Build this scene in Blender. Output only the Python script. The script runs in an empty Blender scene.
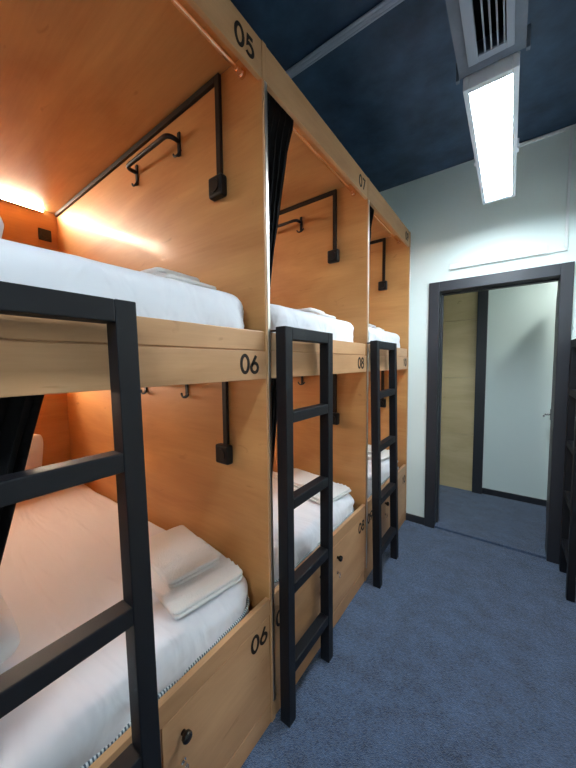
import bpy, bmesh, math, random
from mathutils import Vector, Matrix, noise
random.seed(7)
scene = bpy.context.scene
COL = scene.collection
PI = math.pi

# ------------------------------------------------------------------ helpers
ORG = {}

def tag(o, label=None, cat=None, group=None, kind=None):
    if label: o['label'] = label
    if cat: o['category'] = cat
    if group: o['group'] = group
    if kind: o['kind'] = kind
    return o

def thing(name, loc, label, cat, group=None):
    o = bpy.data.objects.new(name, None)
    COL.objects.link(o)
    o.location = loc
    o.empty_display_size = .05
    ORG[o] = Vector(loc)
    return tag(o, label, cat, group)

class MB:
    """collects shapes in world coordinates, linked as one mesh object"""
    def __init__(s):
        s.bm = bmesh.new()
    def merge(s, b):
        me = bpy.data.meshes.new('tmp'); b.to_mesh(me); b.free()
        s.bm.from_mesh(me); bpy.data.meshes.remove(me)
    def box(s, x0, x1, y0, y1, z0, z1, bev=0.0, seg=2, mat=None):
        b = bmesh.new()
        bmesh.ops.create_cube(b, size=1)
        for v in b.verts:
            v.co = Vector(((x0+x1)/2+v.co.x*(x1-x0), (y0+y1)/2+v.co.y*(y1-y0), (z0+z1)/2+v.co.z*(z1-z0)))
        if bev:
            bmesh.ops.bevel(b, geom=b.edges[:], offset=bev, segments=seg, profile=.5, affect='EDGES')
        if mat is not None:
            for v in b.verts: v.co = mat @ v.co
        s.merge(b); return s
    def tube(s, path, r, n=10, closed=False):
        b = bmesh.new()
        path = [Vector(p) for p in path]
        rings = []; up = None
        for i, p in enumerate(path):
            a = path[max(i-1, 0)]; c = path[min(i+1, len(path)-1)]
            t = (c-a).normalized()
            if up is None:
                up = Vector((0, 0, 1)) if abs(t.z) < .9 else Vector((1, 0, 0))
            e1 = (up - t*up.dot(t))
            if e1.length < 1e-4: e1 = t.orthogonal()
            e1.normalize(); up = e1
            e2 = t.cross(e1)
            rr = r[i] if isinstance(r, (list, tuple)) else r
            rings.append([b.verts.new(p+e1*rr*math.cos(2*PI*k/n)+e2*rr*math.sin(2*PI*k/n)) for k in range(n)])
        for A, B in zip(rings, rings[1:]):
            for k in range(n):
                b.faces.new((A[k], A[(k+1) % n], B[(k+1) % n], B[k]))
        b.faces.new(rings[0][::-1]); b.faces.new(rings[-1])
        s.merge(b); return s
    def build(s, name, m, parent=None, smooth=False, loc=None):
        bmesh.ops.recalc_face_normals(s.bm, faces=s.bm.faces[:])
        o0 = ORG[parent] if parent is not None else Vector(loc) if loc is not None else None
        if o0 is None:
            n = len(s.bm.verts)
            o0 = sum((v.co for v in s.bm.verts), Vector())/n
            o0.z = min(v.co.z for v in s.bm.verts)
        for v in s.bm.verts: v.co -= o0
        me = bpy.data.meshes.new(name); s.bm.to_mesh(me); s.bm.free()
        me.materials.append(m)
        if smooth:
            for p in me.polygons: p.use_smooth = True
        o = bpy.data.objects.new(name, me); COL.objects.link(o)
        if parent is not None:
            o.parent = parent
        else:
            o.location = o0
        ORG[o] = o0.copy()
        return o

def box(*a, **k): return MB().box(*a, **k)

def arc_path(pts, rad, n=6):
    """round the inner corners of a polyline"""
    pts = [Vector(p) for p in pts]; out = [pts[0]]
    for a, b, c in zip(pts, pts[1:], pts[2:]):
        u = (a-b).normalized(); w = (c-b).normalized()
        p = b+u*rad; q = b+w*rad
        for i in range(n+1):
            t = i/n
            out.append(p*(1-t)**2+b*2*t*(1-t)+q*t*t)
    out.append(pts[-1]); return out

# ------------------------------------------------------------------ materials
def newmat(name):
    m = bpy.data.materials.new(name); m.use_nodes = True
    nt = m.node_tree
    return m, nt, nt.nodes['Principled BSDF']

def node(nt, typ, **kw):
    n = nt.nodes.new(typ)
    for k, v in kw.items():
        if k in n.inputs: n.inputs[k].default_value = v
        else: setattr(n, k, v)
    return n

def plain(name, col, rough=.5, metal=0, bump=0, bscale=200, var=0, vscale=5, coat=0):
    m, nt, b = newmat(name)
    b.inputs['Base Color'].default_value = (*col, 1)
    b.inputs['Roughness'].default_value = rough
    b.inputs['Metallic'].default_value = metal
    b.inputs['Coat Weight'].default_value = coat
    tc = node(nt, 'ShaderNodeTexCoord')
    if var:
        n = node(nt, 'ShaderNodeTexNoise', Scale=vscale, Detail=5.0, Roughness=.6)
        nt.links.new(tc.outputs['Object'], n.inputs['Vector'])
        r = node(nt, 'ShaderNodeValToRGB')
        r.color_ramp.elements[0].position = .3; r.color_ramp.elements[1].position = .7
        r.color_ramp.elements[0].color = (*[c*(1-var) for c in col], 1)
        r.color_ramp.elements[1].color = (*[min(1, c*(1+var)) for c in col], 1)
        nt.links.new(n.outputs['Fac'], r.inputs['Fac'])
        nt.links.new(r.outputs['Color'], b.inputs['Base Color'])
    if bump:
        n2 = node(nt, 'ShaderNodeTexNoise', Scale=bscale, Detail=3.0)
        nt.links.new(tc.outputs['Object'], n2.inputs['Vector'])
        bp = node(nt, 'ShaderNodeBump', Strength=bump, Distance=.01)
        nt.links.new(n2.outputs['Fac'], bp.inputs['Height'])
        nt.links.new(bp.outputs['Normal'], b.inputs['Normal'])
    return m

def plywood(name, axis, c0, c1, rough=.50, coat=.13, knots=True):
    m, nt, b = newmat(name)
    tc = node(nt, 'ShaderNodeTexCoord')
    oi = node(nt, 'ShaderNodeObjectInfo')
    off = node(nt, 'ShaderNodeVectorMath', operation='MULTIPLY_ADD')
    cmb = node(nt, 'ShaderNodeCombineXYZ')
    for k in range(3): nt.links.new(oi.outputs['Random'], cmb.inputs[k])
    off.inputs[1].default_value = (17, 31, 23)
    nt.links.new(cmb.outputs[0], off.inputs[0]); nt.links.new(tc.outputs['Object'], off.inputs[2])
    sc = [1.0, 1.0, 1.0]
    def mapped(lo, hi):
        mp = node(nt, 'ShaderNodeMapping')
        mp.inputs['Scale'].default_value = [lo if k == axis else hi for k in range(3)]
        nt.links.new(off.outputs[0], mp.inputs['Vector']); return mp
    # broad figure
    n1 = node(nt, 'ShaderNodeTexNoise', Scale=1.0, Detail=4.0, Roughness=.55, Distortion=.7)
    nt.links.new(mapped(1.1, 4).outputs[0], n1.inputs['Vector'])
    # fine pores
    n2 = node(nt, 'ShaderNodeTexNoise', Scale=1.0, Detail=4.0, Roughness=.7)
    nt.links.new(mapped(4, 90).outputs[0], n2.inputs['Vector'])
    mx = node(nt, 'ShaderNodeMath', operation='MULTIPLY_ADD')
    mx.inputs[1].default_value = .24
    nt.links.new(n2.outputs['Fac'], mx.inputs[0]); nt.links.new(n1.outputs['Fac'], mx.inputs[2])
    r = node(nt, 'ShaderNodeValToRGB')
    e = r.color_ramp.elements
    e[0].position = .40; e[1].position = .92
    e[0].color = (*c0, 1); e[1].color = (*c1, 1)
    nt.links.new(mx.outputs[0], r.inputs['Fac'])
    outc = r.outputs['Color']
    if knots:
        v = node(nt, 'ShaderNodeTexNoise', Scale=1.0, Detail=2.0, Distortion=1.5)
        nt.links.new(mapped(5, 16).outputs[0], v.inputs['Vector'])
        kr = node(nt, 'ShaderNodeValToRGB')
        kr.color_ramp.elements[0].position = .70; kr.color_ramp.elements[1].position = .80
        kr.color_ramp.elements[0].color = (1, 1, 1, 1); kr.color_ramp.elements[1].color = (.62, .54, .48, 1)
        nt.links.new(v.outputs['Fac'], kr.inputs['Fac'])
        mm = node(nt, 'ShaderNodeMix', data_type='RGBA', blend_type='MULTIPLY')
        mm.inputs['Factor'].default_value = .8
        nt.links.new(outc, mm.inputs[6]); nt.links.new(kr.outputs['Color'], mm.inputs[7])
        outc = mm.outputs[2]
    nt.links.new(outc, b.inputs['Base Color'])
    b.inputs['Roughness'].default_value = rough
    b.inputs['Coat Weight'].default_value = coat
    b.inputs['Coat Roughness'].default_value = .11
    b.inputs['Specular IOR Level'].default_value = .3
    bp = node(nt, 'ShaderNodeBump', Strength=.12, Distance=.004)
    nt.links.new(n2.outputs['Fac'], bp.inputs['Height'])
    nt.links.new(bp.outputs['Normal'], b.inputs['Normal'])
    nt.links.new(bp.outputs['Normal'], b.inputs['Coat Normal'])
    return m

PLY0, PLY1 = (.40, .175, .058), (.62, .335, .125)
M = {}
M['ply_x'] = plywood('lacquered_plywood_depth_grain', 0, PLY0, PLY1)
M['ply_y'] = plywood('lacquered_plywood_length_grain', 1, PLY0, PLY1)
M['oak'] = plywood('oak_veneer_front', 1, (.40, .205, .092), (.64, .365, .19), rough=.45, coat=.1)
M['oak_z'] = plywood('oak_veneer_upright', 2, (.40, .205, .092), (.64, .365, .19), rough=.45, coat=.1)
M['pale_ply'] = plywood('pale_plywood_cladding', 0, (.50, .37, .20), (.70, .55, .33), rough=.5, coat=.05)
M['trim_metal'] = plain('brushed_aluminium_trim', (.78, .72, .64), .28, 1.0)
M['chrome'] = plain('polished_chrome', (.85, .82, .8), .12, 1.0)
M['copper'] = plain('warm_chrome_rod', (.85, .68, .55), .18, 1.0)
M['black_metal'] = plain('black_powder_coated_steel', (.0055, .006, .009), .5, 0, bump=.08, bscale=500)
M['black_metal'].node_tree.nodes['Principled BSDF'].inputs['Specular IOR Level'].default_value = .32
M['black_plastic'] = plain('black_plastic', (.012, .011, .011), .4)
M['brown_black'] = plain('dark_brown_lettering', (.018, .011, .008), .6)
for k in ('brown_black', 'black_plastic'):
    M[k].node_tree.nodes['Principled BSDF'].inputs['Specular IOR Level'].default_value = .22
M['knob'] = plain('black_knob', (.015, .010, .008), .25)
M['curtain'] = plain('black_blackout_curtain', (.006, .006, .009), .8, bump=.15, bscale=700)
M['white_plastic'] = plain('white_plastic_trunking', (.80, .83, .84), .35)
M['grey_plastic'] = plain('grey_plastic_trunking', (.40, .46, .56), .4)
M['duct'] = plain('grey_painted_duct', (.12, .145, .19), .5, var=.15, vscale=12)
M['grille'] = plain('light_grey_grille', (.27, .31, .38), .45)
M['lamp_body'] = plain('white_lamp_housing', (.62, .67, .74), .35)
M['door_black'] = plain('black_door_frame_laminate', (.028, .029, .036), .42, bump=.1, bscale=300)
M['navy'] = plain('navy_painted_concrete', (.034, .068, .125), .6, bump=.5, bscale=9, var=.5, vscale=3.5)
M['wall'] = plain('pale_green_white_wall_paint', (.77, .86, .835), .55, bump=.05, bscale=180)
M['wall_dark'] = plain('grey_wall_paint', (.60, .62, .62), .7, bump=.05, bscale=180)

def cloth(name, col, bump=.25, bscale=600, rough=.9, sheen=.25):
    m = plain(name, col, rough, bump=bump, bscale=bscale)
    b = m.node_tree.nodes['Principled BSDF']
    b.inputs['Sheen Weight'].default_value = sheen
    return m
M['sheet'] = cloth('white_cotton_sheet', (.74, .74, .79), .12, 900)
nt = M['sheet'].node_tree; b = nt.nodes['Principled BSDF']
tc = node(nt, 'ShaderNodeTexCoord'); mp = node(nt, 'ShaderNodeMapping')
mp.inputs['Rotation'].default_value = (0, .4, .5); mp.inputs['Scale'].default_value = (2.2, 9, 5)
wn = node(nt, 'ShaderNodeTexNoise', Scale=1.0, Detail=2.5, Roughness=.45, Distortion=.8)
nt.links.new(tc.outputs['Object'], mp.inputs['Vector']); nt.links.new(mp.outputs[0], wn.inputs['Vector'])
bp = node(nt, 'ShaderNodeBump', Strength=.6, Distance=.03)
nt.links.new(wn.outputs['Fac'], bp.inputs['Height']); nt.links.new(bp.outputs['Normal'], b.inputs['Normal'])
M['towel'] = cloth('white_terry_towel', (.80, .79, .78), .55, 210, sheen=.3)
M['pillow'] = cloth('white_pillow_case', (.70, .70, .72), .12, 900)

# carpet
m, nt, b = newmat('blue_grey_tufted_carpet')
tc = node(nt, 'ShaderNodeTexCoord')
n1 = node(nt, 'ShaderNodeTexNoise', Scale=95.0, Detail=5.0, Roughness=.8)
n2 = node(nt, 'ShaderNodeTexNoise', Scale=9.0, Detail=4.0)
v1 = node(nt, 'ShaderNodeTexVoronoi', Scale=260.0)
for n in (n1, n2, v1): nt.links.new(tc.outputs['Object'], n.inputs['Vector'])
ad = node(nt, 'ShaderNodeMath', operation='MULTIPLY_ADD'); ad.inputs[1].default_value = .35
nt.links.new(n2.outputs['Fac'], ad.inputs[0]); nt.links.new(n1.outputs['Fac'], ad.inputs[2])
r = node(nt, 'ShaderNodeValToRGB')
r.color_ramp.elements[0].position = .5; r.color_ramp.elements[1].position = .86
r.color_ramp.elements[0].color = (.010, .025, .063, 1); r.color_ramp.elements[1].color = (.085, .150, .29, 1)
nt.links.new(ad.outputs[0], r.inputs['Fac']); nt.links.new(r.outputs['Color'], b.inputs['Base Color'])
b.inputs['Roughness'].default_value = .95
b.inputs['Sheen Weight'].default_value = .3
bp = node(nt, 'ShaderNodeBump', Strength=.9, Distance=.006)
nt.links.new(v1.outputs['Distance'], bp.inputs['Height']); nt.links.new(bp.outputs['Normal'], b.inputs['Normal'])
M['carpet'] = m

# striped piping round the lower edge of the mattress topper
m, nt, b = newmat('striped_mattress_piping')
tc = node(nt, 'ShaderNodeTexCoord')
w = node(nt, 'ShaderNodeTexWave', Scale=36.0, bands_direction='Y')
nt.links.new(tc.outputs['Object'], w.inputs['Vector'])
r = node(nt, 'ShaderNodeValToRGB'); r.color_ramp.interpolation = 'CONSTANT'
r.color_ramp.elements[0].color = (.05, .08, .11, 1); r.color_ramp.elements[1].color = (.62, .66, .68, 1)
r.color_ramp.elements[1].position = .45
nt.links.new(w.outputs['Fac'], r.inputs['Fac']); nt.links.new(r.outputs['Color'], b.inputs['Base Color'])
M['piping'] = m

def emit(name, col, s):
    m, nt, b = newmat(name)
    b.inputs['Base Color'].default_value = (.9, .9, .9, 1)
    b.inputs['Emission Color'].default_value = (*col, 1)
    b.inputs['Emission Strength'].default_value = s
    return m
M['panel_light'] = emit('cool_white_lamp_diffuser', (.77, .91, 1.0), 46)
M['corridor_fill'] = emit('added_corridor_fill', (.93, 1.0, .94), 27)  # glow of the added fill lamp in the corridor
M['led'] = emit('warm_white_led', (1.0, .79, .59), 330)

# ------------------------------------------------------------------ setting
F = -.77               # plane of the bunk fronts
Y0, W, T = -.12, 1.025, .024
YW = 2.956             # end wall
D = 2.12               # depth of a capsule
XB = F-D               # back panels' face
XR = .415              # plain wall in place of the unseen right hand bunks
YN = -3.0             # wall behind the camera
ZC = 3.15
DX0, DX1, DZ = -.515, .27, 2.13    # doorway
CF = .018              # corridor carpet lies a little higher
YC = 4.03              # corridor wall

def struct(name, mb, m):
    return tag(mb.build(name, m), kind='structure')

struct('floor', box(XB-.2, XR+.1, YN-.1, YW, -.1, 0), M['carpet'])
struct('floor_corridor', box(-1.6, 1.5, YW, YC+.1, -.1, CF, .006), M['carpet'])
struct('ceiling', box(XB-.2, XR+.1, YN-.1, YW+.12, ZC, ZC+.1), M['navy'])
wl = MB()
wl.box(XB-.2, DX0-.01, YW, YW+.12, 0, ZC).box(DX1+.01, XR+.1, YW, YW+.12, 0, ZC).box(DX0-.01, DX1+.01, YW, YW+.12, DZ+.01, ZC)
struct('wall_far', wl, M['wall'])
struct('wall_left', box(XB-.2, XB-.08, YN-.1, YW, 0, ZC), M['wall_dark'])
struct('wall_right_bounce', box(XR, XR+.1, YN-.1, YW, 0, ZC), M['wall'])  # stands in for unseen bunks, kept pale to bounce light onto the fronts
struct('wall_near', box(XB-.2, XR+.1, YN-.2, YN, 0, ZC), M['wall_dark'])
struct('baseboard_far', MB().box(F, DX0-.085, YW-.012, YW, 0, .07, .003), M['door_black'])
# corridor shell
struct('wall_corridor', box(-.22, 1.5, YC, YC+.1, CF, 2.62), M['wall'])
cl = MB(); nb = 4
for k in range(nb):
    z0 = CF+k*.66
    cl.box(-1.6, -.310, YC-.012, YC+.1, z0, min(z0+.657, 2.62), .0015)
struct('wall_corridor_cladding', cl, M['pale_ply'])
struct('trim_1', box(-.312, -.215, YC-.05, YC+.1, CF, 2.62, .004), M['door_black'])
struct('baseboard_corridor', box(-.215, 1.5, YC-.016, YC, CF, CF+.065, .003), M['door_black'])
struct('wall_corridor_left', box(-1.7, -1.6, YW+.1, YC+.1, CF, 2.62), M['wall'])
struct('wall_corridor_right', box(1.5, 1.6, YW+.1, YC+.1, CF, 2.62), M['wall'])
struct('ceiling_corridor', box(-1.7, 1.6, YW+.12, YC+.1, 2.62, 2.7), M['wall'])

# door frame and open leaf
df = MB()
CW = .085
df.box(DX0-CW, DX0, YW-.022, YW+.01, 0, DZ+CW, .004)
df.box(DX1, DX1+CW-.012, YW-.022, YW+.01, 0, DZ+CW, .004)
df.box(DX0, DX1, YW-.022, YW+.01, DZ, DZ+CW, .004)
df.box(DX0-.02, DX0+.0, YW-.01, YW+.13, CF, DZ+.02, .003)
df.box(DX1, DX1+.02, YW-.01, YW+.13, CF, DZ+.02, .003)
df.box(DX0, DX1, YW-.01, YW+.13, DZ, DZ+.02, .003)
df.box(DX0, DX0+.012, YW+.075, YW+.13, CF, DZ, .002)
df.box(DX0, DX1, YW+.075, YW+.13, DZ-.012, DZ, .002)
fr = struct('door_frame', df, M['door_black'])
lf = thing('door_1', (DX1, YW+.135, CF), 'open door leaf seen edge on in the doorway', 'door')
a = math.atan2(.060, .78)
R = Matrix.Translation(Vector((DX1+.004, YW+.135, 0))) @ Matrix.Rotation(-a, 4, 'Z')
tag(lf, kind='structure'); del lf['label']; del lf['category']
MB().box(0, .04, 0, .80, CF+.008, DZ-.02, .003, mat=R).build('leaf', M['door_black'], lf)
h = MB()
h.box(-.006, 0, .715, .745, .955, 1.06, .002, mat=R)
pth = [R @ Vector(p) for p in arc_path([(0, .73, 1.005), (-.05, .73, 1.005), (-.05, .60, 1.005)], .012)]
h.tube(pth, .009)
h.build('handle', M['chrome'], lf, smooth=False)

# ------------------------------------------------------------------ lettering (flat strokes on the fronts)
def el(cx, cy, rx, ry, a0=0, a1=360, n=28):
    return [(cx+rx*math.cos(math.radians(a0+(a1-a0)*i/n)), cy+ry*math.sin(math.radians(a0+(a1-a0)*i/n))) for i in range(n+1)]
GLY = {
 '0': [el(.5, .75, .37, .63)],
 '6': [el(.5, .46, .36, .36), [(.2, .62), (.68, 1.36)]],
 '9': [el(.5, 1.04, .36, .36), [(.80, .88), (.32, .14)]],
 '8': [el(.5, .44, .36, .34), el(.5, 1.08, .29, .28)],
 '7': [[(.14, 1.34), (.84, 1.34), (.38, .12)]],
 '5': [[(.80, 1.34), (.32, 1.34), (.24, .80)]+el(.46, .52, .38, .38, 118, -140, 20)],
 '1': [[(.22, 1.14), (.52, 1.34), (.52, .12)]],
}
def ribbon(mb, pts, w, place):
    b = bmesh.new(); prev = None
    P = [Vector((p[0], p[1])) for p in pts]
    closed = (P[0]-P[-1]).length < 1e-3
    for i, p in enumerate(P):
        a = P[i-1] if i else (P[-2] if closed else p)
        c = P[i+1] if i < len(P)-1 else (P[1] if closed else p)
        d1 = (p-a).normalized() if (p-a).length > 1e-6 else None
        d2 = (c-p).normalized() if (c-p).length > 1e-6 else None
        d1 = d1 or d2; d2 = d2 or d1
        t = (d1+d2).normalized(); nrm = Vector((-t.y, t.x))
        k = min(2.0, 1/max(.4, nrm.dot(Vector((-d1.y, d1.x)))))
        cur = [b.verts.new(place(p+nrm*w*k, 0)), b.verts.new(place(p-nrm*w*k, 0)),
               b.verts.new(place(p-nrm*w*k, 1)), b.verts.new(place(p+nrm*w*k, 1))]
        if prev:
            for q in range(4):
                b.faces.new((prev[q], prev[(q+1) % 4], cur[(q+1) % 4], cur[q]))
        elif not closed: b.faces.new(cur)
        prev = cur
    if not closed: b.faces.new(prev[::-1])
    mb.merge(b)
def number(txt, x, yc, zc, parent, h=.074):
    """digits on a plane facing +x, reading left to right along +y"""
    mb = MB(); s = h/1.5; adv = 1.02*s; y = yc-adv*len(txt)/2
    for ch in txt:
        for st in GLY[ch]:
            ribbon(mb, st, .122, lambda p, k, y=y: Vector((x+.0002+.0012*k, y+p.x*s, zc+(p.y-.75)*s)))
        y += adv
    return mb.build('number', M['brown_black'], parent)

# ------------------------------------------------------------------ bunks
UNITS = [('05', '06', 'nearest'), ('07', '08', 'middle'), ('09', '10', 'farthest')]
ZT, ZH = 2.70, 2.568
Z1, ZS, Z0 = 1.646, 1.568, 1.461
def build_unit(i):
    up, lo, _ = UNITS[i]
    y0 = Y0+i*W; ya, yb = y0+T, (y0+W if i < 2 else YW-.001-T)
    lab = ['nearest two-tier plywood sleeping capsule block, numbered 05 above 06',
           'two-tier plywood sleeping capsule block numbered 07 above 08, second along the row',
           'two-tier plywood sleeping capsule block numbered 10, against the pale end wall'][i]
    u = thing('bunk_bed', (F, (y0+yb)/2, 0), lab, 'bunk bed', 'sleeping capsule blocks in a row')
    # partitions with grain running to the back
    if i == 0:
        box(XB, F-.003, y0, ya, 0, ZT, .001).build('side_panel', M['ply_x'], u)
        box(F-.004, F+.002, y0, ya, 0, ZT, .001).build('edge_trim', M['trim_metal'], u)
    y2 = yb+T
    box(XB, F-.003, yb, y2, 0, ZT, .001).build('side_panel', M['ply_x'], u)
    e = MB().box(F-.003, F+.003, yb, y2, 0, ZT, .001)
    e.build('edge_strip', M['oak_z'], u)
    MB().box(F+.0025, F+.0055, yb+.009, y2-.001, .09, ZH-.002, .001).build('edge_trim', M['trim_metal'], u)
    # back, ceilings, bases
    box(XB-.018, XB, y0 if i == 0 else ya, y2, 0, ZT, .001).build('back_panel', M['ply_y'], u)
    box(XB, F-.018, ya, yb, ZT, ZT+.018, .001).build('ceiling_panel', M['ply_x'], u)
    box(XB, F-.02, ya, yb, 1.572, 1.592, .001).build('bed_base', M['ply_x'], u)
    box(XB, F-.02, ya, yb, .425, .445, .001).build('bed_base', M['ply_x'], u)
    # fronts
    hb = box(F-.018, F, ya+.0005, yb-.0005, ZH, ZT, .0015).build('header_board', M['oak'], u)
    number(up, F, yb-.088, 2.628, hb)
    fb = box(F-.02, F, ya+.0005, yb-.0005, Z0, ZS, .002).build('front_board', M['oak'], u)
    number(lo, F, yb-.092, 1.520, fb)
    lb = MB().box(F-.024, F-.006, ya+.0005, yb-.0005, ZS+.004, Z1, .003).box(F-.02, F-.012, ya+.001, yb-.001, ZS-.002, ZS+.006)
    lb.build('mattress_board', M['oak'], u)
    box(F-.022, F, ya+.0005, yb-.0005, .482, .552, .002).build('lip_board', M['oak'], u)
    box(F-.022, F-.002, ya+.0005, yb-.0005, 0, .088, .002).build('plinth', M['oak'], u)
    yd = y0+.543
    box(F-.022, F-.001, yd-.058, yd-.004, .09, .480, .0015).build('mullion', M['oak_z'], u)
    for k, (a, b_, t) in enumerate(((ya+.003, yd-.062, up), (yd, yb-.003, lo))):
        x1 = F-.001
        d = box(x1-.018, x1, a, b_, .093, .479, .002).build('drawer', M['oak'], u)
        yk = yd+.066 if k else yd-.128
        kb = MB()
        kb.tube([(x1, yk, .400), (x1+.008, yk, .400), (x1+.014, yk, .400), (x1+.024, yk, .400), (x1+.029, yk, .400), (x1+.0305, yk, .400)],
                [.008, .008, .015, .0165, .013, .002], 16)
        kb.build('knob', M['knob'], d, smooth=True)
        lk = MB().tube([(x1, yk-.004, .312), (x1+.006, yk-.004, .312)], .009, 14).box(x1+.006, x1+.022, yk-.0055, yk-.0025, .304, .320, .0008)
        lk.tube([(x1+.018, yk-.004+.008*math.sin(q*PI/6), .298+.010*math.cos(q*PI/6)) for q in range(13)], .0012, 6)
        lk.build('lock', M['chrome'], d)
        if k or i: number(t, x1, (b_-.062) if k else (a+.062), .425, d)
    # curtain rods
    for z in (2.632, 1.500):
        rd = MB().tube([(F-.095, ya, z), (F-.095, yb, z)], .008, 12)
        for yy, s in ((ya, 1), (yb, -1)):
            rd.tube([(F-.095, yy, z), (F-.095, yy+s*.012, z)], .017, 16)
            rd.tube([(F-.095, yy+s*.012, z), (F-.095, yy+s*.035, z)], .0115, 16)
        rd.build('curtain_rod', M['copper'], u, smooth=False)
    return u
for i in range(3): build_unit(i)

# ------------------------------------------------------------------ fittings in every capsule
def tier_name(i, t): return UNITS[i][0 if t == 0 else 1]
def fittings(i, t):
    y0 = Y0+i*W; ya, yb = y0+T, (y0+W if i < 2 else YW-.001-T)
    zc = ZT if t == 0 else 1.572
    n = tier_name(i, t); w = 'upper' if t == 0 else 'lower'
    # clothes rail on the partition
    r = thing('clothes_rail', (-1.46, yb, zc-.14),
              f'black bent-tube clothes rail with two hooks in {w} capsule {n}', 'clothes rail', 'clothes rails in the capsules')
    zr = zc-.14
    pth = arc_path([(-1.665, yb-.002, zr), (-1.665, yb-.062, zr), (-1.28, yb-.062, zr), (-1.28, yb-.002, zr)], .035, 8)
    MB().tube(pth, .0105, 10).build('rail', M['black_metal'], r, smooth=True)
    for x in (-1.665, -1.28):
        hk = MB().box(x-.010, x+.010, yb-.008, yb, zc-.205, zc-.10, .002)
        hk.tube([(x+.030*math.sin(a), yb-.014-.006*math.cos(a), zc-.186-.026*math.cos(a)) for a in [(-75+15*q)*PI/180 for q in range(11)]], .005, 8)
        hk.tube([(x, yb-.004, zc-.200), (x, yb-.020, zc-.212)], .005, 8)
        hk.build('hook', M['black_metal'], r)
    # surface mounted socket with its trunking
    s = thing('power_socket', (-1.0, yb, zc-.485),
              f'black surface socket fed by a flat black cable duct in {w} capsule {n}', 'socket', 'sockets on the capsule partitions')
    sb = MB().box(-1.046, -.964, yb-.036, yb, zc-.488, zc-.404, .009, 3)
    sb.build('socket_box', M['black_plastic'], s)
    fc = MB().tube([(-1.005, yb-.035, zc-.446), (-1.005, yb-.040, zc-.446)], .026, 20)
    fc.build('socket_face', M['black_plastic'], s)
    cd = MB().box(-1.013, -.987, yb-.016, yb, zc-.404, zc-.003, .002)
    cd.build('cable_duct', M['brown_black'], s)
    cd = MB().box(XB+.018, -1.0135, yb-.016, yb, zc-.029, zc-.003, .002)
    cd.build('cable_duct', M['brown_black'], s)
    # warm led strip along the top of the back panel
    l = thing('led_strip', (XB, (ya+yb)/2, zc-.02),
              f'warm led strip along the back panel under the ceiling of {w} capsule {n}', 'led strip', 'led strips in the capsules')
    pf = MB().box(XB, XB+.008, ya+.06, yb-.085, zc-.023, zc-.001, .001)
    pf.box(XB+.008, XB+.016, ya+.06, yb-.085, zc-.023, zc-.0205).box(XB+.008, XB+.016, ya+.06, yb-.085, zc-.0035, zc-.001)
    pf.build('profile', M['trim_metal'], l)
    MB().box(XB+.008, XB+.010, ya+.062, yb-.087, zc-.020, zc-.004).build('diffuser', M['led'], l)
    # back panel double socket, only the upper tier shows one
    if t == 0:
        b = thing('wall_outlet', (XB, yb-.082, zc-.225),
                  f'small square dark outlet on the back panel of upper capsule {n}', 'outlet', 'outlets on the back panels')
        MB().box(XB, XB+.012, yb-.122, yb-.042, zc-.228, zc-.142, .004).build('plate', M['black_plastic'], b)
        MB().tube([(XB+.012, yb-.082, zc-.185), (XB+.016, yb-.082, zc-.185)], .027, 20).build('socket_face', M['black_plastic'], b)
for i in range(3):
    for t in range(2): fittings(i, t)

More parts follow.
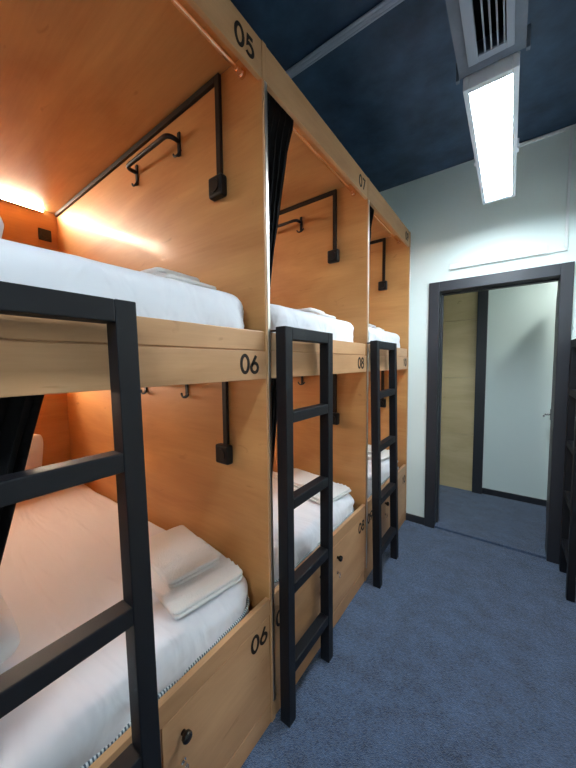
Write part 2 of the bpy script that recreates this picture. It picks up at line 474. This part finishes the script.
# ------------------------------------------------------------------ bedding
def rrect(hx, hy, R, nx=44, ny=22, nc=7):
    R = max(min(R, hx-1e-4, hy-1e-4), .001)
    pts = []
    for (sx, sy, a0, n) in ((1, -1, -90, ny), (1, 1, 0, nx), (-1, 1, 90, ny), (-1, -1, 180, nx)):
        cx, cy = sx*(hx-R), sy*(hy-R)
        for k in range(nc+1):
            a = math.radians(a0+90*k/nc); pts.append((cx+R*math.cos(a), cy+R*math.sin(a)))
        # side following this corner
        nx_, ny_ = {(1, -1): (hx, hy-R), (1, 1): (-(hx-R), hy), (-1, 1): (-hx, -(hy-R)), (-1, -1): (hx-R, -hy)}[(sx, sy)]
        ex, ey = pts[-1]
        for k in range(1, n): pts.append((ex+(nx_-ex)*k/n, ey+(ny_-ey)*k/n))
    return pts
def mattress(x0, x1, y0, y1, z0, z1, name, label, seed, pz, sag=0, group='fitted mattresses'):
    hx, hy = (x1-x0)/2, (y1-y0)/2; cx, cy = (x0+x1)/2, (y0+y1)/2
    R, r = .12, .060
    prof = [(.045, 0)]
    for k in range(0, 4): prof.append((.030*(1-k/3)**1.5, .002+.014*k/3))
    H = z1-z0
    for k in range(1, 6): prof.append((0, .016+(H-r-.016)*k/6))
    for k in range(0, 7):
        a = PI/2*k/6; prof.append((r*(1-math.cos(a)), H-r+r*math.sin(a)))
    d = r+.03
    while d < hy-.02: prof.append((d, H)); d += .032
    prof.append((hy-.006, H))
    b = bmesh.new(); rings = []
    for d, z in prof:
        ring = []
        for (x, y) in rrect(hx-d, hy-d, R-d):
            p = Vector((cx+x, cy+y, z0+z))
            q = Vector((p.x*3.0+seed, p.y*8.0+2.0*p.x, p.z*5.0))
            wv = noise.noise(q)*.45+noise.noise(Vector((p.x*9+p.y*4, p.y*26-p.x*7, seed)))*.34
            q2 = Vector(((p.x+p.z*1.4)*6+seed, (p.y+p.z*2.0)*11, p.z*2))
            if d <= .03:            # loose sheet down the sides
                nn = Vector((x/hx if abs(x) > hx-.09 else 0, y/hy if abs(y) > hy-.09 else 0, 0))
                p += nn*(noise.noise(q2)*.016*(1-abs(2*z/H-1)*.6))
            edge = min(1, d/.2)
            if z > H*.6: p.z += wv*.011*(.35+.65*edge) + .004*edge - sag*edge
            if p.y > y1-.001: p.y = y1-.001
            if p.y < y0+.001: p.y = y0+.001
            ring.append(b.verts.new(p))
        rings.append(ring)
    n = len(rings[0])
    for A, B in zip(rings, rings[1:]):
        for k in range(n): b.faces.new((A[k], A[(k+1) % n], B[(k+1) % n], B[k]))
    b.faces.new(rings[0][::-1])
    L = rings[-1]; b.faces.new(L)
    mb = MB(); mb.merge(b)
    root = thing(name, (cx, cy, z0), label, 'mattress', group)
    mb.build('fitted_sheet', M['sheet'], root, smooth=True)
    pp = MB().tube([(x, y, z0+pz) for (x, y) in [(cx+a, cy+b_) for a, b_ in rrect(hx+.002, hy-.006, R)]][:60], .006, 8)
    pp.build('piping', M['piping'], root, smooth=True)
    return root

def pillow(cx, cy, cz, a, b_, t, rot, label, seed, group='pillows'):
    n = 30; b = bmesh.new(); grid = [[], []]
    for s in (1, -1):
        g = []
        for i in range(n+1):
            row = []
            for j in range(n+1):
                u = -1+2*i/n; v = -1+2*j/n
                u = math.sin(u*PI/2)*.35+u*.65; v = math.sin(v*PI/2)*.35+v*.65
                hgt = (max(0, 1-abs(u)**3.2)*max(0, 1-abs(v)**3.2))**.55
                rc = 1-.13*(abs(u)*abs(v))**3
                x = a*u*rc*(1-.05*(1-v*v)*abs(u)); y = b_*v*rc*(1-.05*(1-u*u)*abs(v))
                z = s*t*hgt
                q = Vector((u*3+seed, v*3, s*2))
                z += s*hgt*(noise.noise(q)*.012+noise.noise(q*2.5)*.006)
                row.append(b.verts.new(rot @ Vector((x, y, z))+Vector((cx, cy, cz))))
            g.append(row)
        for i in range(n):
            for j in range(n):
                b.faces.new((g[i][j], g[i+1][j], g[i+1][j+1], g[i][j+1]))
    bmesh.ops.remove_doubles(b, verts=b.verts[:], dist=.0004)
    mb = MB(); mb.merge(b)
    o = mb.build('pillow', M['pillow'], None, smooth=True)
    return tag(o, label, 'pillow', group)

def towel(cx, cy, cz, lx, ly, h, ang, label, seed, ribs=True):
    """folded bath towel: stacked rounded folds along y, front fold towards +x"""
    b = bmesh.new()
    nx, ny = 34, 26
    layers = 2; lh = h/layers
    R = Matrix.Rotation(ang, 3, 'Z')
    for L in range(layers):
        inset = 0
        def ring(u):
            pts = []
            m_ = 14
            for k in range(m_+1):
                pts.append((-1+2*k/m_, 1))
            for k in range(m_+1):
                pts.append((1-2*k/m_, -1))
            return pts
        hx = lx/2-.005*((L*7+seed) % 3); hy = ly/2-.004*((L*5+seed) % 3)
        prof = []
        rr = lh*.5
        for k in range(9):
            a = -PI/2+PI*k/8; prof.append((rr*(1-math.cos(a)), rr+rr*math.sin(a)))
        top = []
        d = rr+.012
        while d < hy-.008: top.append((d, lh)); d += .013
        full = [(x_[0], 0) for x_ in reversed(top)][-1:]+prof+top
        rings = []
        for d, z in full:
            rg = []
            for (x, y) in rrect(hx-d, hy-d, .022-d, 30, 22, 4):
                zz = z
                if z > lh*.9:
                    q = Vector((x*16+seed, y*16, L*3.1))
                    zz += noise.noise(q)*.0035
                    if ribs and L == layers-1:
                        for e in (.045, .075, .105):
                            if abs((hx-x)-e) < .007: zz += .008
                else:
                    zz += noise.noise(Vector((x*12, y*12, L+seed)))*.002
                p = R @ Vector((x, y, 0))
                rg.append(b.verts.new((cx+p.x, cy+p.y, cz+L*lh*.98+zz)))
            rings.append(rg)
        n = len(rings[0])
        for A, B in zip(rings, rings[1:]):
            for k in range(n): b.faces.new((A[k], A[(k+1) % n], B[(k+1) % n], B[k]))
        b.faces.new(rings[0][::-1]); b.faces.new(rings[-1])
    mb = MB(); mb.merge(b)
    o = mb.build('folded_towel', M['towel'], None, smooth=True)
    return tag(o, label, 'towel', 'folded towels on the beds')

def rotm(rx=0, ry=0, rz=0):
    return Matrix.Rotation(rz, 3, 'Z') @ Matrix.Rotation(ry, 3, 'Y') @ Matrix.Rotation(rx, 3, 'X')
for i in range(3):
    y0 = Y0+i*W; ya, yb = y0+T, (y0+W if i < 2 else YW-.001-T)
    for t in range(2):
        n = tier_name(i, t); w = 'upper' if t == 0 else 'lower'
        zb = 1.592 if t == 0 else .445
        zt = zb+.194
        mattress(XB+.03, -.812, ya+.02, yb-.008, zb, zt, 'mattress',
                 f'mattress in a white fitted sheet on {w} bunk {n}', i*7.3+t*3.1, .092 if t else .03)
        zs = zt+.012
        ft = (0, .015)[t]
        towel((-1.115, -1.055)[t], yb-(.195, .185)[t], zs-.001, (.34, .40)[t], (.25, .30)[t], (.036, .028)[t], math.radians(-8 if t else 5),
              f'white folded terry towel, under one of a pair, on {w} bunk {n}', i*2+t)
        if t:
            towel(-1.165, yb-.165, zs+.027, .39, .23, .030, math.radians(-9),
                  f'white folded terry towel lying on top of another on {w} bunk {n}', i*2+t+3)
        else:
            towel(-1.15, yb-.20, zs+.034, .26, .22, .040, math.radians(4),
                  f'white folded terry towel lying on top of another on {w} bunk {n}', i*2+t+3, False)
        # pillow by the open side, and one propped on the back panel
        px = -1.42 if (i, t) != (1, 0) else -1.31
        pillow(px, ya+((.182, .180)[t] if i != 1 or t else .157), zs+(.110, .070)[t], .34, (.165, .135)[t], (.115, .08)[t], rotm(0, 0, 0.03*i),
               f'white pillow lying at the near side of {w} bunk {n}', i*3+t)
        pillow(XB+.17, ya+.50, zs+.212, .22, .29, .075, rotm(0, math.radians(-68), 0),
               f'white pillow propped on the back panel of {w} bunk {n}', i*3+t+9)

# ------------------------------------------------------------------ curtains
def curtain(yl, ztop, zbot, w_of, label, x=F-.088):
    b = bmesh.new(); nu, nv = 70, 40; rows = []
    folds = 7
    for j in range(nv+1):
        v = j/nv; z = ztop+(zbot-ztop)*v; wd = w_of(z)
        row = []
        for k in range(nu+1):
            u = k/nu
            amp = .024*min(1, .25/max(wd, .05))**.2
            amp = min(.034, amp*(.75+.25*math.sin(5*u+3)))
            ph = folds*2*PI*u+.4*math.sin(3*v)
            row.append(b.verts.new((x+.020*max(0, 1-v*5)+amp*math.sin(ph)*(.30+.70*min(1, v*4)), yl+u*wd+.006*math.sin(2*ph), z)))
        rows.append(row)
    for A, B in zip(rows, rows[1:]):
        for k in range(nu): b.faces.new((A[k], A[k+1], B[k+1], B[k]))
    bmesh.ops.solidify(b, geom=b.faces[:], thickness=.002)
    mb = MB(); mb.merge(b)
    o = mb.build('curtain', M['curtain'], None, smooth=True)
    return tag(o, label, 'curtain', 'black capsule curtains')
def wtaper(top, bot, z0, z1):
    def f(z):
        t = max(0, min(1, (z0-z)/(z0-z1)))
        return top+(bot-top)*t**.9
    return f
for i in range(3):
    ya = Y0+i*W+T
    if i:
        curtain(ya+.008, 2.655, 1.80, wtaper(.27, .085, 2.60, 1.84),
                f'black curtain gathered at the left of upper capsule {UNITS[i][0]}')
    if i == 0:
        wf = lambda z: .345-(1.49-z)*.36 if z > 1.0 else .168
        curtain(ya+.008, 1.535, .66, lambda z: max(.12, .318-(1.49-z)*.27), f'black curtain gathered at the left of lower capsule {UNITS[i][1]}')
    else:
        curtain(ya+.008, 1.535, .78, wtaper(.17, .06, 1.49, .85),
                f'black curtain gathered at the left of lower capsule {UNITS[i][1]}')

# ------------------------------------------------------------------ ladders
def ladder(ya, yb, xf, xbk, label, wallx, lean=0):
    """square steel tube ladder; xf front face, xbk back face"""
    l = thing('bunk_ladder', ((xf+xbk)/2, (ya+yb)/2, 0), label, 'ladder', 'black bunk ladders')
    x0, x1 = min(xf, xbk), max(xf, xbk); w = .047; zt = 1.664
    for a in (ya, yb-w):
        box(x0, x1, a, a+w, 0, zt, .003).build('stile', M['black_metal'], l)
    box(x0+.0005, x1-.0005, ya+w, yb-w, zt-.05, zt-.0005, .003).build('top_rail', M['black_metal'], l)
    for z in (1.303, .945, .582, .232):
        box(x0+.001, x1-.001, ya+w, yb-w, z-.022, z+.022, .003).build('rung', M['black_metal'], l)
    s_ = 1 if wallx > xbk else -1
    for y in (ya, yb-w):
        a, b_ = sorted((xbk-s_*.004, wallx+s_*(.02 if s_ < 0 else 0)))
        box(a, b_, y+.012, y+w-.012, 1.648, 1.655, .002).build('hook', M['black_metal'], l)
    l.rotation_euler.y = -math.atan2(lean, 1.65)
    l.location.x += lean*(1 if wallx < xf else 1)
    return l
ladder(-.015, .362, -.694, -.743, 'black metal ladder nearest to the viewer, before capsules 05 and 06', F, .042)
ladder(.932, 1.316, -.694, -.743, 'black metal ladder before capsules 07 and 08, middle of the left row', F)
ladder(1.918, 2.336, -.694, -.743, 'black metal ladder before bunk 10, nearest the doorway on the left', F, .035)
ladder(2.512, 2.885, .335, .375, 'black metal ladder at the right edge beside the door frame', XR)

# ------------------------------------------------------------------ ceiling fittings
def lamp(x0, x1, y0, y1, zb, label, matl, name='ceiling_light'):
    t = thing(name, ((x0+x1)/2, (y0+y1)/2, zb), label, 'ceiling light', 'linear ceiling lights')
    fr = MB(); w = .02
    fr.box(x0, x0+w, y0, y1, zb, zb+.05, .002).box(x1-w, x1, y0, y1, zb, zb+.05, .002)
    fr.box(x0+w, x1-w, y0, y0+w*1.4, zb, zb+.05, .002).box(x0+w, x1-w, y1-w*1.4, y1, zb, zb+.05, .002)
    fr.box(x0+.004, x1-.004, y0+.004, y1-.004, zb+.045, zb+.062, .003)
    fr.build('housing', M['lamp_body'], t)
    MB().box(x0+w, x1-w, y0+w*1.4, y1-w*1.4, zb+.010, zb+.016).build('diffuser', matl, t)
    return t
l1 = lamp(-.1876, -.0066, 1.459, 2.548, 2.60, 'lit white linear lamp under the navy ceiling, before the end wall', M['panel_light'])
l2 = lamp(-.1876, -.0066, -1.40, -.31, 2.60, 'lit white linear lamp overhead on the viewer side of the vent box', M['panel_light'])
for l, ys in ((l1, (1.65, 2.35)), (l2, (-1.2, -.5))):
    for y in ys:
        for x in (-.15, -.043):
            MB().tube([(x, y, 2.662), (x, y, ZC)], .004, 8).build('hanger', M['lamp_body'], l)
# side clips on the visible lamp
for a, b in ((-.0072, .001), (-.195, -.187)):
    box(a, b, 2.0, 2.04, 2.602, 2.652, .002).build('clip', M['lamp_body'], l1)
l3 = lamp(.55, .75, 3.25, 3.85, 2.555, 'added fill lamp, out of view under the corridor ceiling', M['corridor_fill'])  # unseen lamp added to brighten the corridor wall
MB().tube([(.65, 3.4, 2.615), (.65, 3.4, 2.62)], .02, 8).tube([(.65, 3.7, 2.615), (.65, 3.7, 2.62)], .02, 8).build('hanger', M['lamp_body'], l3)

d = thing('ventilation_duct', (-.10, 1.05, 2.644), 'grey boxed air duct with a slotted grille, hung under the ceiling', 'air duct')
cs = MB()
x0, x1, y0, y1 = -.1985, .0104, .64, 1.450
gx0, gx1, gy0, gy1 = -.1317, -.0455, 1.05, 1.376
zd = 2.644
cs.box(x0, gx0, y0, y1, zd, zd+.012).box(gx1, x1, y0, y1, zd, zd+.012).box(gx0, gx1, y0, gy0, zd, zd+.012).box(gx0, gx1, gy1, y1, zd, zd+.012)
cs.box(x0, x0+.012, y0, y1, zd+.012, ZC).box(x1-.012, x1, y0, y1, zd+.012, ZC)
cs.box(x0+.012, x1-.012, y0, y0+.012, zd+.012, ZC).box(x0+.012, x1-.012, y1-.012, y1, zd+.012, ZC)
cs.build('casing', M['duct'], d)
gp = MB(); px0, px1, py0, py1 = -.164, -.0227, 1.018, 1.405
gp.box(px0, gx0, py0, py1, zd-.007, zd, .002).box(gx1, px1, py0, py1, zd-.007, zd, .002)
gp.box(gx0, gx1, py0, gy0, zd-.007, zd, .002).box(gx0, gx1, gy1, py1, zd-.007, zd, .002)
gp.build('grille_plate', M['grille'], d)
for k in range(4):
    x = gx0+.011+(gx1-gx0)*(k+.62)/4.5
    MB().box(x-.0022, x+.0022, gy0, gy1, zd-.006, zd+.012, .001).build('slat', M['grille'], d)
MB().box(x0+.012, x1-.012, y0+.012, y1-.012, zd+.10, zd+.105).build('filter', M['black_plastic'], d)  # black sheet put in as the darkness behind the slats
for a, b in ((x1, x1+.012), (x0-.012, x0)):
    box(a, b, y1-.017, y1, zd-.015, zd+.06, .002).build('bracket', M['duct'], d)

ct = MB().box(-1.5, XR, 1.452, 1.488, ZC-.014, ZC, .004, 3)
for k, rr in ((1.452, .007), (1.470, .010), (1.488, .007)):
    ct.tube([(-1.5, k, ZC-.014), (XR, k, ZC-.014)], rr, 10)
tag(ct.build('cable_trunking', M['grey_plastic'], None),
    'grey cable trunking running across the navy ceiling', 'cable trunking')
w = thing('wall_trunking', (.0, YW, 2.3), 'white cable trunking on the wall above the doorway', 'cable trunking')
MB().box(-.445, .185, YW-.028, YW, 2.302, 2.350, .004).build('trunk', M['white_plastic'], w)
MB().box(.185, .302, YW-.016, YW, 2.300, 2.318, .003).build('trunk', M['white_plastic'], w)
MB().box(.284, .302, YW-.016, YW, 2.318, 3.122, .003).build('trunk', M['white_plastic'], w)
MB().box(.0, .302, YW-.016, YW, 3.122, 3.142, .003).build('trunk', M['white_plastic'], w)
MB().box(.178, .192, YW-.031, YW, 2.298, 2.354, .004).build('end_cap', M['white_plastic'], w)

# ------------------------------------------------------------------ world, camera, view
wd = bpy.data.worlds.new('World'); scene.world = wd; wd.use_nodes = True
wd.node_tree.nodes['Background'].inputs[0].default_value = (.02, .025, .03, 1)
wd.node_tree.nodes['Background'].inputs[1].default_value = .3

yaw, pit, rol = map(math.radians, (36.3073, 3.827, -.5844))
fw = Vector((-math.sin(yaw)*math.cos(pit), math.cos(yaw)*math.cos(pit), -math.sin(pit)))
rt = Vector((math.cos(yaw), math.sin(yaw), 0)); upv = rt.cross(fw)
r2 = rt*math.cos(rol)+upv*math.sin(rol); u2 = -rt*math.sin(rol)+upv*math.cos(rol)
cam = bpy.data.cameras.new('camera'); co = bpy.data.objects.new('camera', cam); COL.objects.link(co)
mw = Matrix((r2, u2, -fw)).transposed().to_4x4(); mw.translation = Vector((0, 0, 1.5192))
co.matrix_world = mw
cam.sensor_fit = 'AUTO'; cam.sensor_width = 36; cam.lens = 302.218/768*36; cam.clip_start = .02
scene.camera = co
vs = scene.view_settings
vs.view_transform = 'Standard'; vs.look = 'None'; vs.exposure = .72; vs.gamma = 1; vs.use_curve_mapping = False
scene.cycles.use_denoising = True
scene.cycles.max_bounces = 8
scene.cycles.diffuse_bounces = 6
